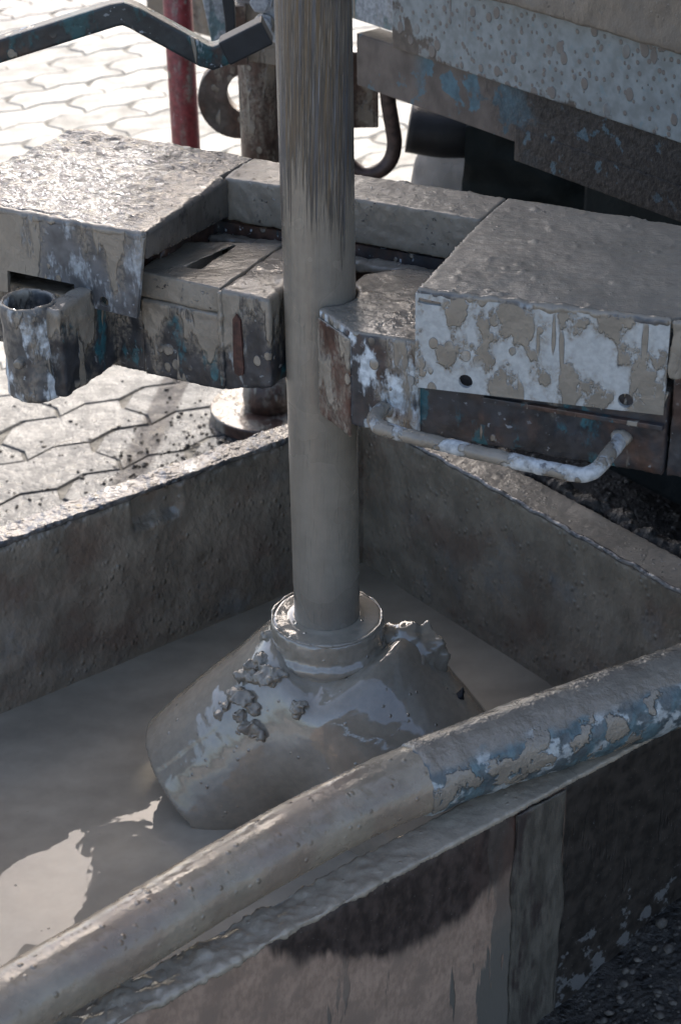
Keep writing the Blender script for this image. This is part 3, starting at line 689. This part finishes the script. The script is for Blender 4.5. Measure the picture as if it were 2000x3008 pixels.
bm = bmesh.new(); tube(bm, [UV(-.53+.325*k/40, -.069, .9255+.0008*math.sin(k*2.1)) for k in range(41)], .0065, 10); muddy('rolled_edge', bm, M_cover, cl, .0025, sm=1, amp=.0016, scale=60)
bm = bmesh.new(); box(bm, -.53, -.52, -.06, .24, .80, .915, UV); plain('side_plate', bm, M_dark, cl)
tsm = lambda P, N: sstep(N[:, 2], .2, .8)*(.0012*fbm(P, 14, 3)+.0007*np.abs(fbm(P, 80, 2))+.0030*np.clip(fbm(P, 75, 2)-.58, 0, 1)*2.5) + .0008*fbm(P, 40, 2)
bm = bmesh.new(); prism(bm, [(-.2215, .152), (.149, .149), (.149, .234), (-.2215, .236)], .868, .928, UV); muddy('rear_beam', bm, M_flat, cl, .0035, sm=1, fn=lambda P, N: tsm(P, N)+.0016*fbm(P, 50, 3)*(1-sstep(N[:, 2], .2, .8)))
bm = bmesh.new(); box(bm, -.235, .149, .128, .151, .838, .852, UV); muddy('ledge', bm, M_mud, cl, .0035, sm=1, amp=.003, scale=50)
bm = bmesh.new(); box(bm, -.235, .30, .152, .225, .745, .865, UV); plain('rear_web', bm, M_dark, cl)
bm = bmesh.new(); prism(bm, [(.171, -.085), (.460, -.046), (.500, .02), (.56, .235), (.150, .235), (.150, .150)], .916, .928, UV)
muddy('right_cover', bm, M_flat, cl, .0035, sm=1, fn=tsm)
e1 = (UV(.460, -.046, 0)-UV(.171, -.085, 0)); L1 = float(np.linalg.norm(e1)); e1 = e1/L1; n1 = np.array((-e1[1], e1[0], 0)); p1 = UV(.171, -.085, 0)
fr = lambda s, t, d: p1 + e1*s + n1*d + np.array((0, 0, t))
slot = [(.003, .915), (.012, .9135), (.031, .9135), (.030, .918), (.014, .9195), (.004, .921)]
bm = plate([(0, .926), (L1, .926), (L1, .814), (0, .807)], [circ(.061, .823, .0085, 24), circ(.248, .826, .0088, 24), slot], fr, -.006, 0); plain('apron', bm, M_coverR, cl)
bm = bmesh.new(); tube(bm, [fr(.002+(L1-.002)*k/40, .926+.0008*math.sin(k*1.7), -.001) for k in range(41)], .006, 10); muddy('rolled_edge', bm, M_cover, cl, .0025, sm=1, amp=.0016, scale=60)
bm = bmesh.new(); prism(bm, [(.4605, -.052), (.478, -.05), (.515, .02), (.56, .10), (.55, .10), (.49, .0)], .86, .930, UV); muddy('cover_corner', bm, M_cover, cl, .0035, sm=2, amp=.004, scale=40)
bm = bmesh.new(); box(bm, -.515, -.236, .09, .21, .73, .912, UV); plain('inner_web', bm, M_dark, cl)
# left slide and jaw
bm = plate([(-.242, -.036), (-.118, -.040), (-.118, .128), (-.247, .074)], [[(-.195, .003), (-.174, .006), (-.173, .097), (-.194, .098)]], UV, .826, .861)
muddy('left_slide_top', bm, M_flat, cl, .003, sm=1, amp=.0012, scale=30)
bm = bmesh.new(); box(bm, -.240, -.1185, -.039, .10, .718, .8255, UV); muddy('left_slide', bm, M_beamL, cl, .0035, sm=1, fn=lambda P, N: .0012*fbm(P, 40, 3))
bm = bmesh.new(); prism(bm, [(-.1175, -.044), (-.047, -.046), (-.047, .048), (-.06, .13), (-.1175, .13)], [.722, .742, .742, .73, .722], .860, UV)
LJ = muddy('left_jaw', bm, M_beamL, cl, .0035, sm=1, fn=lambda P, N: .0014*fbm(P, 35, 3) + .003*np.clip(fbm(P*np.array((1, 1, .35)), 45, 2), 0, 1)*sstep((P@U3), -.085, -.06) + .0012*sstep(N[:, 2], .5, .9))
bm = bmesh.new(); prism(bm, [(-.100, .762), (-.0985, .752), (-.0925, .749), (-.0865, .752), (-.085, .762), (-.087, .826), (-.0925, .834), (-.098, .826)], -.0485, -.043, lambda u_, z_, v_: UV(u_, v_, z_)); plain('worn_slot', bm, M_slot, LJ, bevel=.001)
bm = bmesh.new(); tube(bm, [UV(-.1178, -.0435, .73+.128*k/20)+np.array((0, 0, 0)) for k in range(21)], .0042, 8); muddy('weld_seam', bm, M_beamL, LJ, .002, sm=0, amp=.0022, scale=70)
bm = bmesh.new(); box(bm, -.52, -.241, -.030, .06, .716, .806, UV); muddy('left_beam', bm, M_beamL, cl, .004, sm=1, amp=.0014, scale=40)
bm = bmesh.new(); tube(bm, [UV(-.30, .05, .84), UV(-.235, .05, .84)], .045, 24); muddy('spindle', bm, M_dark, cl, .004, sm=0, amp=.003, scale=50)
# right jaw: hollowed for the rod
arc = [(.0465*math.cos(q), .0465*math.sin(q)) for q in [math.radians(t) for t in range(-62, 61, 10)]]
pol = [(.024, -.0475)] + [(.088, -.0895), (.1705, -.0835), (.1705, .115), (.066, .118), (.022, .075)] + arc[::-1]
bm = bmesh.new(); prism(bm, pol, .738, .8605, UV)
def jawfn(P, N):
    tp = sstep(N[:, 2], .5, .9); return tp*(.0012+.0014*fbm(P, 16, 3)+.001*np.abs(fbm(P, 70, 2))) + (1-tp)*.0009*fbm(P, 40, 3)
rj = muddy('right_jaw', bm, M_jawR, cl, .003, sm=1, fn=jawfn)
tipd = (UV(.088, -.0895, 0)-UV(.022, -.0465, 0)); Lt = float(np.linalg.norm(tipd)); tipd /= Lt; tn = np.array((tipd[1], -tipd[0], 0))
bm = bmesh.new(); prism(bm, [(.0, -.0005), (Lt-.002, -.0005), (Lt-.002, .0028), (.0, .0028)], .722, .852, lambda s, d, z: UV(.022, -.0465, z)+tipd*s+tn*d)
o = muddy('tip_plate', bm, M_jawtip, rj, .002, sm=1, amp=.0009, scale=60); o['label'] = 'rust-red chamfered tip of the right jaw'
bm = bmesh.new(); prism(bm, [(.09, -.0865), (.4645, -.060), (.4645, .12), (.09, .12)], [.735, .738, .738, .735], [.737, .822, .822, .737], UV); box(bm, .172, .4645, -.055, .12, .74, .90, UV)
bm.free(); bm = bmesh.new(); prism(bm, [(.092, -.0800), (.4645, -.0480), (.4645, .12), (.092, .12)], .736, .84, UV)
muddy('right_beam', bm, M_beamR, cl, .004, sm=1, amp=.0010, scale=40)
bm = bmesh.new(); prism(bm, [(.25, -.073), (.462, -.0555), (.462, -.045), (.25, -.062)], .796, .802, UV); plain('drip_lip', bm, M_dark, cl, bevel=.001)
bm = bmesh.new(); prism(bm, [(.466, -.044), (.62, -.03), (.62, .15), (.466, .15)], .735, .893, UV); muddy('end_plate', bm, M_beamR, cl, .005, sm=1, amp=.0012, scale=40)
hp = spline([UV(.130, -.075, .768), UV(.130, -.105, .770), UV(.139, -.131, .772), UV(.165, -.140, .770), UV(.28, -.140, .7665), UV(.384, -.139, .765), UV(.406, -.134, .768), UV(.414, -.114, .773), UV(.414, -.055, .775)], 8)
bm = bmesh.new(); tube(bm, hp, .0091, 20); muddy('handle', bm, M_handle, cl, .0028, sm=1, amp=.0009, scale=60)
for c_ in (UV(.130, -.080, .768), UV(.414, -.056, .775)):
    bm = bmesh.new(); bmesh.ops.create_icosphere(bm, subdivisions=3, radius=.0115, matrix=Matrix.Translation(c_)); muddy('weld', bm, M_cup, cl, .003, sm=0, amp=.004, scale=70)
# socket tube on the left
sc_ = UV(-.338, -.140, 0)
bm = bmesh.new(); lathe(bm, [(.0290, .76), (.0290, .842), (.0318, .847), (.0352, .845), (.0368, .838), (.0362, .80), (.0362, .775), (.0368, .722), (.034, .717), (.0, .717), (.0, .76)][0:9]+[(.0290, .717)], sc_, 48, closed=True)
sk = muddy('socket', bm, M_cup, cl, .003, sm=1, amp=.0018, scale=45)
bm = bmesh.new(); lathe(bm, [(.0295, .752), (.0295, .756)], sc_, 32); plain('bore_shade', bm, M_hole, sk)  # near-black disc stands in for the shade inside the socket
bm = bmesh.new(); tube(bm, [sc_+np.array((-.010, -.030, .776)), sc_+np.array((-.014, -.044, .775))], .007, 14); muddy('boss', bm, M_cup, sk, .002, sm=1, amp=.001)
bm = bmesh.new(); prism(bm, [(-.312, -.150), (-.286, -.150), (-.286, -.028), (-.312, -.028)], .722, .843, UV); muddy('strap', bm, M_beamL, cl, .0035, sm=1, amp=.0022, scale=40)

# ================================================================== RIG BEHIND
rg = thing('drill_rig', 'drill rig frame of dirty blue and brown steel beams behind the clamp', 'drill rig', AN(1.3, 0, 0))
bm = bmesh.new(); prism(bm, [(.63, -.633), (.63, .75), (.70, .75), (.70, -.633)], .915, 1.20, AN); plain('upper_beam', bm, M_rigblue, rg, bevel=.003)
bm = bmesh.new(); prism(bm, [(.641, -.74), (.641, .75), (.69, .75), (.69, -.74)], [.826]*4, .9145, AN); plain('lower_plate', bm, M_rigbrown, rg, bevel=.002)
bm = bmesh.new(); prism(bm, [(.6396, -.345), (.6396, .75), (.66, .75), (.66, -.345)], .797, .850, AN); plain('bracket_step', bm, M_rigbrown, rg, bevel=.002)
bm = bmesh.new(); prism(bm, [(.600, -.55), (.600, .75), (.629, .75), (.629, -.55)], 1.047, 1.20, AN); muddy('mud_shelf', bm, M_shelf, rg, .006, sm=2, amp=.002, scale=25)
bm = bmesh.new(); prism(bm, [(.645, -.80), (.645, -.6335), (.70, -.6335), (.70, -.80)], .935, 1.20, AN); plain('mast_foot', bm, M_tealpl, rg, bevel=.002)
bm = bmesh.new(); prism(bm, [(.74, -.45), (.74, 1.7), (2.3, 1.7), (2.3, -.45)], .86, 2.3, AN); plain('shade_housing', bm, M_rigblocker, rg, bevel=.01)  # unseen bulk added to the rig, raised to darken the right cover
bm = bmesh.new(); prism(bm, [(.95, -.50), (.95, 1.6), (2.2, 1.6), (2.2, -.50)], .12, .855, AN); plain('undercarriage', bm, M_tarp, rg, bevel=.01)
bm = bmesh.new(); prism(bm, [(.05, 1.88), (2.6, 1.88), (2.6, 2.3), (.05, 2.3)], 1.70, 3.1, XY); plain('sun_blocker_slab', bm, M_rigblocker, rg, bevel=.01)  # slab added out of view to keep the sun off clamp and trough
bm = bmesh.new(); prism(bm, [(.26, 1.905), (2.55, 1.905), (2.55, 2.28), (.26, 2.28)], 0, 1.695, XY); plain('sun_blocker_base', bm, M_rigblocker, rg, bevel=.01)  # added to stop sun slipping under the slab onto the end flange
bm = bmesh.new(); prism(bm, [(-.72, 1.90), (.0495, 1.90), (.0495, 2.05), (-.72, 2.05)], 1.84, 2.25, XY); plain('sun_blocker_band', bm, M_rigblocker, rg, bevel=.01)  # unseen band added to block the sun on the liquid mud

rh = thing('sky_blocker', 'unseen block added above the rod to keep sky light off the clamp', 'light blocker', (.05, .2, 1.78))  # added overhead, out of view, to cut sky light on the clamp tops
bm = bmesh.new(); prism(bm, [(-.30, -.10), (.55, -.22), (.55, .62), (-.30, .62)], 1.80, 2.35, XY); plain('blocker_box', bm, M_rigblocker, rh, bevel=.03)
bm = bmesh.new(); lathe(bm, [(.0455, 1.60), (.085, 1.60), (.09, 1.62), (.09, 1.799), (.0455, 1.799)], (0, 0), 40, closed=True); plain('blocker_chuck', bm, M_brown, rh, smooth=False)

# jack leg with round foot
jk = thing('jack_leg', 'rusty brown jack leg on a round foot plate, standing on the paving', 'jack leg', (-.122, 1.385, 0))
bm = bmesh.new(); lathe(bm, [(.126, .0), (.126, .022), (.124, .025), (.0, .025)][:3], (-.122, 1.385), 56); plain('foot_plate', bm, M_brown, jk, smooth=False)
bm = bmesh.new(); lathe(bm, [(.055, .0255), (.058, .05), (.052, .085), (.038, .10)], (-.122, 1.385), 40); plain('boss', bm, M_brown, jk, smooth=True)
bm = bmesh.new(); lathe(bm, [(.038, .0955), (.038, 1.3)], (-.122, 1.385), 40); plain('tube', bm, M_brown, jk, smooth=True)
# bracket that holds it
bk = thing('leg_bracket', 'dusty brown bracket plate wrapped round the top of the jack leg', 'bracket', (-.115, 1.33, .80))
bm = bmesh.new(); prism(bm, [(-.165, 1.325), (-.05, 1.325), (-.05, 1.345), (-.165, 1.345)], [.775, .755, .755, .775], .88, XY); plain('plate', bm, M_panel, bk, bevel=.002)
bm = bmesh.new(); prism(bm, [(-.163, 1.300), (-.136, 1.300), (-.136, 1.324), (-.163, 1.324)], .770, .88, XY); plain('rib', bm, M_brown, bk, bevel=.002)
# towing eye
ey = plate(circ(-.163, .664, .080, 56), [circ(-.145, .675, .040, 40)], lambda s, t, d: XY(s, d, t), 1.435, 1.470)
tag(plain('lifting_eye', ey, M_ring, None, loc=(-.163, 1.45, .58), bevel=.003), 'large flat rusty lifting eye partly behind the jack leg', 'lifting eye')
# red pipe
bm = bmesh.new(); tube(bm, [(-.300, 1.8, .0), (-.300, 1.8, .4), (-.303, 1.8, 1.6)], .0305, 36)
tag(plain('red_pipe', bm, M_red, None, loc=(-.300, 1.8, 0), smooth=True), 'dusty red upright pipe behind the bent lever', 'pipe')
# grey panel far behind
pb = thing('side_panel', 'dusty grey-brown panel box high up behind the red pipe', 'panel', (-.2, 2.65, 0))
bm = bmesh.new(); prism(bm, [(-.444, 2.6), (-.049, 2.6), (-.049, 2.7), (-.444, 2.7)], [.517, .391, .391, .517], .66, XY); plain('box', bm, M_panel, pb, bevel=.004)
for x_ in (-.10, -.06):
    bm = bmesh.new(); prism(bm, [(x_, 2.64), (x_+.02, 2.64), (x_+.02, 2.66), (x_, 2.66)], 0, .42, XY); plain('leg', bm, M_panel, pb)
# bent lever
def bar_outline(pts, w):
    up_, lo_ = [], []
    for i, p in enumerate(pts):
        p = np.array(p)
        d = []
        if i > 0: d.append((p-np.array(pts[i-1]))/np.linalg.norm(p-np.array(pts[i-1])))
        if i < len(pts)-1: d.append((np.array(pts[i+1])-p)/np.linalg.norm(np.array(pts[i+1])-p))
        t = sum(d)/np.linalg.norm(sum(d)); nrm = np.array((-t[1], t[0])); k = w/max(.5, float(nrm@np.array((-d[0][1], d[0][0]))))
        up_.append(tuple(p+nrm*k)); lo_.append(tuple(p-nrm*k))
    return up_ + lo_[::-1]
lv = thing('bent_lever', 'dark teal bent square-bar lever crossing the top left', 'lever', (-.3, .55, 1.0))
ol = bar_outline([(-.62, .970), (-.290, 1.066), (-.276, 1.068), (-.262, 1.062), (-.165, 1.005), (-.152, 1.001), (-.138, 1.006), (-.075, 1.037)], .0165)
bm = bmesh.new(); prism(bm, ol, .535, .568, lambda x, zz, y: XY(x, y, zz)); plain('bar', bm, M_lever, lv, bevel=.004)
ol = bar_outline([(-.135, 1.008), (-.072, 1.038)], .0185)
bm = bmesh.new(); prism(bm, ol, .532, .571, lambda x, zz, y: XY(x, y, zz)); plain('pivot_sleeve', bm, M_black, lv, bevel=.003)
# teal bracket plate with black arm
bt = thing('pivot_bracket', 'pale teal bracket plate with a black arm above the lever', 'bracket', (-.17, 1.0, .9))
bm = bmesh.new(); prism(bm, [(-.215, 1.01), (-.166, .955+.06), (-.158, .88), (-.182, .875)], 1.04, 1.055, lambda x, zz, y: XY(x, y, zz))
bm.free(); bm = bmesh.new(); prism(bm, [(-.214, 1.06), (-.166, 1.06), (-.158, .882), (-.184, .880)], 1.04, 1.056, lambda x, zz, y: XY(x, y, zz)); plain('plate', bm, M_tealpl, bt, bevel=.002)
bm = bmesh.new(); prism(bm, [(-.172, 1.08), (-.146, 1.08), (-.141, .94), (-.142, .890), (-.158, .889), (-.158, .93)], 1.0, 1.035, lambda x, zz, y: XY(x, y, zz)); plain('arm', bm, M_black, bt, bevel=.002)
# bolted lug next to the rod
lg = thing('bolted_lug', 'pale dusty lug with two big hex bolts, just left of the rod at the top', 'lug', (-.085, .96, .9))
bm = bmesh.new(); prism(bm, [(-.094, 1.05), (-.05, 1.05), (-.05, .895), (-.072, .900), (-.092, .918)], .965, .990, lambda x, zz, y: XY(x, y, zz)); plain('plate', bm, M_bolt, lg, bevel=.003)
for zc in (.975, .935):
    bm = bmesh.new(); prism(bm, circ(-.097+(.003 if zc < .95 else 0), zc, .0165, 6), .945, .9645, lambda x, zz, y: XY(x, y, zz)); h_ = plain('hex_bolt', bm, M_bolt, lg, bevel=.002)
    bm = bmesh.new(); prism(bm, circ(-.094+(.003 if zc < .95 else 0), zc, .019, 20), .955, .9648, lambda x, zz, y: XY(x, y, zz)); plain('washer', bm, M_bolt, h_)
# hook, dark hanger, hose end, sack and tarpaulin under the rig beam
hk = thing('shackle', 'rusty iron shackle hanging under the rig beam right of the rod', 'shackle', (.10, 1.25, .62))
pts = [XY(.118, 1.25, .80), XY(.122, 1.25, .72), XY(.130, 1.25, .665), XY(.134, 1.25, .630), XY(.126, 1.25, .598), XY(.105, 1.25, .578), XY(.075, 1.25, .574), XY(.050, 1.25, .590), XY(.036, 1.25, .62), XY(.036, 1.25, .70), XY(.040, 1.25, .80)]
bm = bmesh.new(); tube(bm, spline(pts, 6), .0145, 18); link('bow', bm_mesh(bm), M_hook, hk)
bm = bmesh.new(); box(bm, .03, .105, 1.27, 1.30, .655, .80, XY); plain('hanger_plate', bm, M_brown, hk, bevel=.003)
bm = bmesh.new(); tube(bm, spline([(.165, 1.36, .625), (.25, 1.36, .612), (.40, 1.42, .60), (.6, 1.5, .60)], 6), .047, 28)
tag(plain('black_hose', bm, M_black, None, loc=(.165, 1.36, .58), smooth=True), 'short end of a fat black hose under the rig beam', 'hose')
def sackfn(P, N): return .010*fbm(P, 9, 3)
bm = bmesh.new(); lathe(bm, [(.16, .0), (.155, .15), (.125, .35), (.105, .48), (.085, .545), (.05, .575)], (.30, 1.62), 40)
o = muddy('cement_sack', bm, M_sack, None, .010, sm=2, fn=sackfn, loc=(.30, 1.62, 0)); tag(o, 'pale dusty sack standing under the rig beam', 'sack')
g_ = 70; uu = np.linspace(0, 1, g_); Ug, Vg = np.meshgrid(uu, uu, indexing='ij')
tx = .27 + 1.3*Ug; ty = 1.30 - .75*Ug + .25*Vg; tz = .66 + .12*Ug - .62*Vg + .10*np.sin(5*Ug+1)*Vg*.4
Pt = np.stack([tx.ravel(), ty.ravel(), tz.ravel()], 1); Pt[:, 1] += .05*fbm(Pt, 5, 3); Pt[:, 2] = np.maximum(Pt[:, 2]+.03*fbm(Pt, 4, 2), .03)
idx = np.arange(g_*g_).reshape(g_, g_); F = np.stack([idx[:-1, :-1], idx[:-1, 1:], idx[1:, 1:], idx[1:, :-1]], -1).reshape(-1, 4)
me = bpy.data.meshes.new('tarpaulin'); me.from_pydata(Pt.tolist(), [], F.tolist()); o = link('tarpaulin', me, M_tarp, loc=(.8, 1.0, .1))
m_ = o.modifiers.new('thick', 'SOLIDIFY'); m_.thickness = .004
tag(o, 'dark crumpled tarpaulin heaped under the rig beam at right', 'tarpaulin')
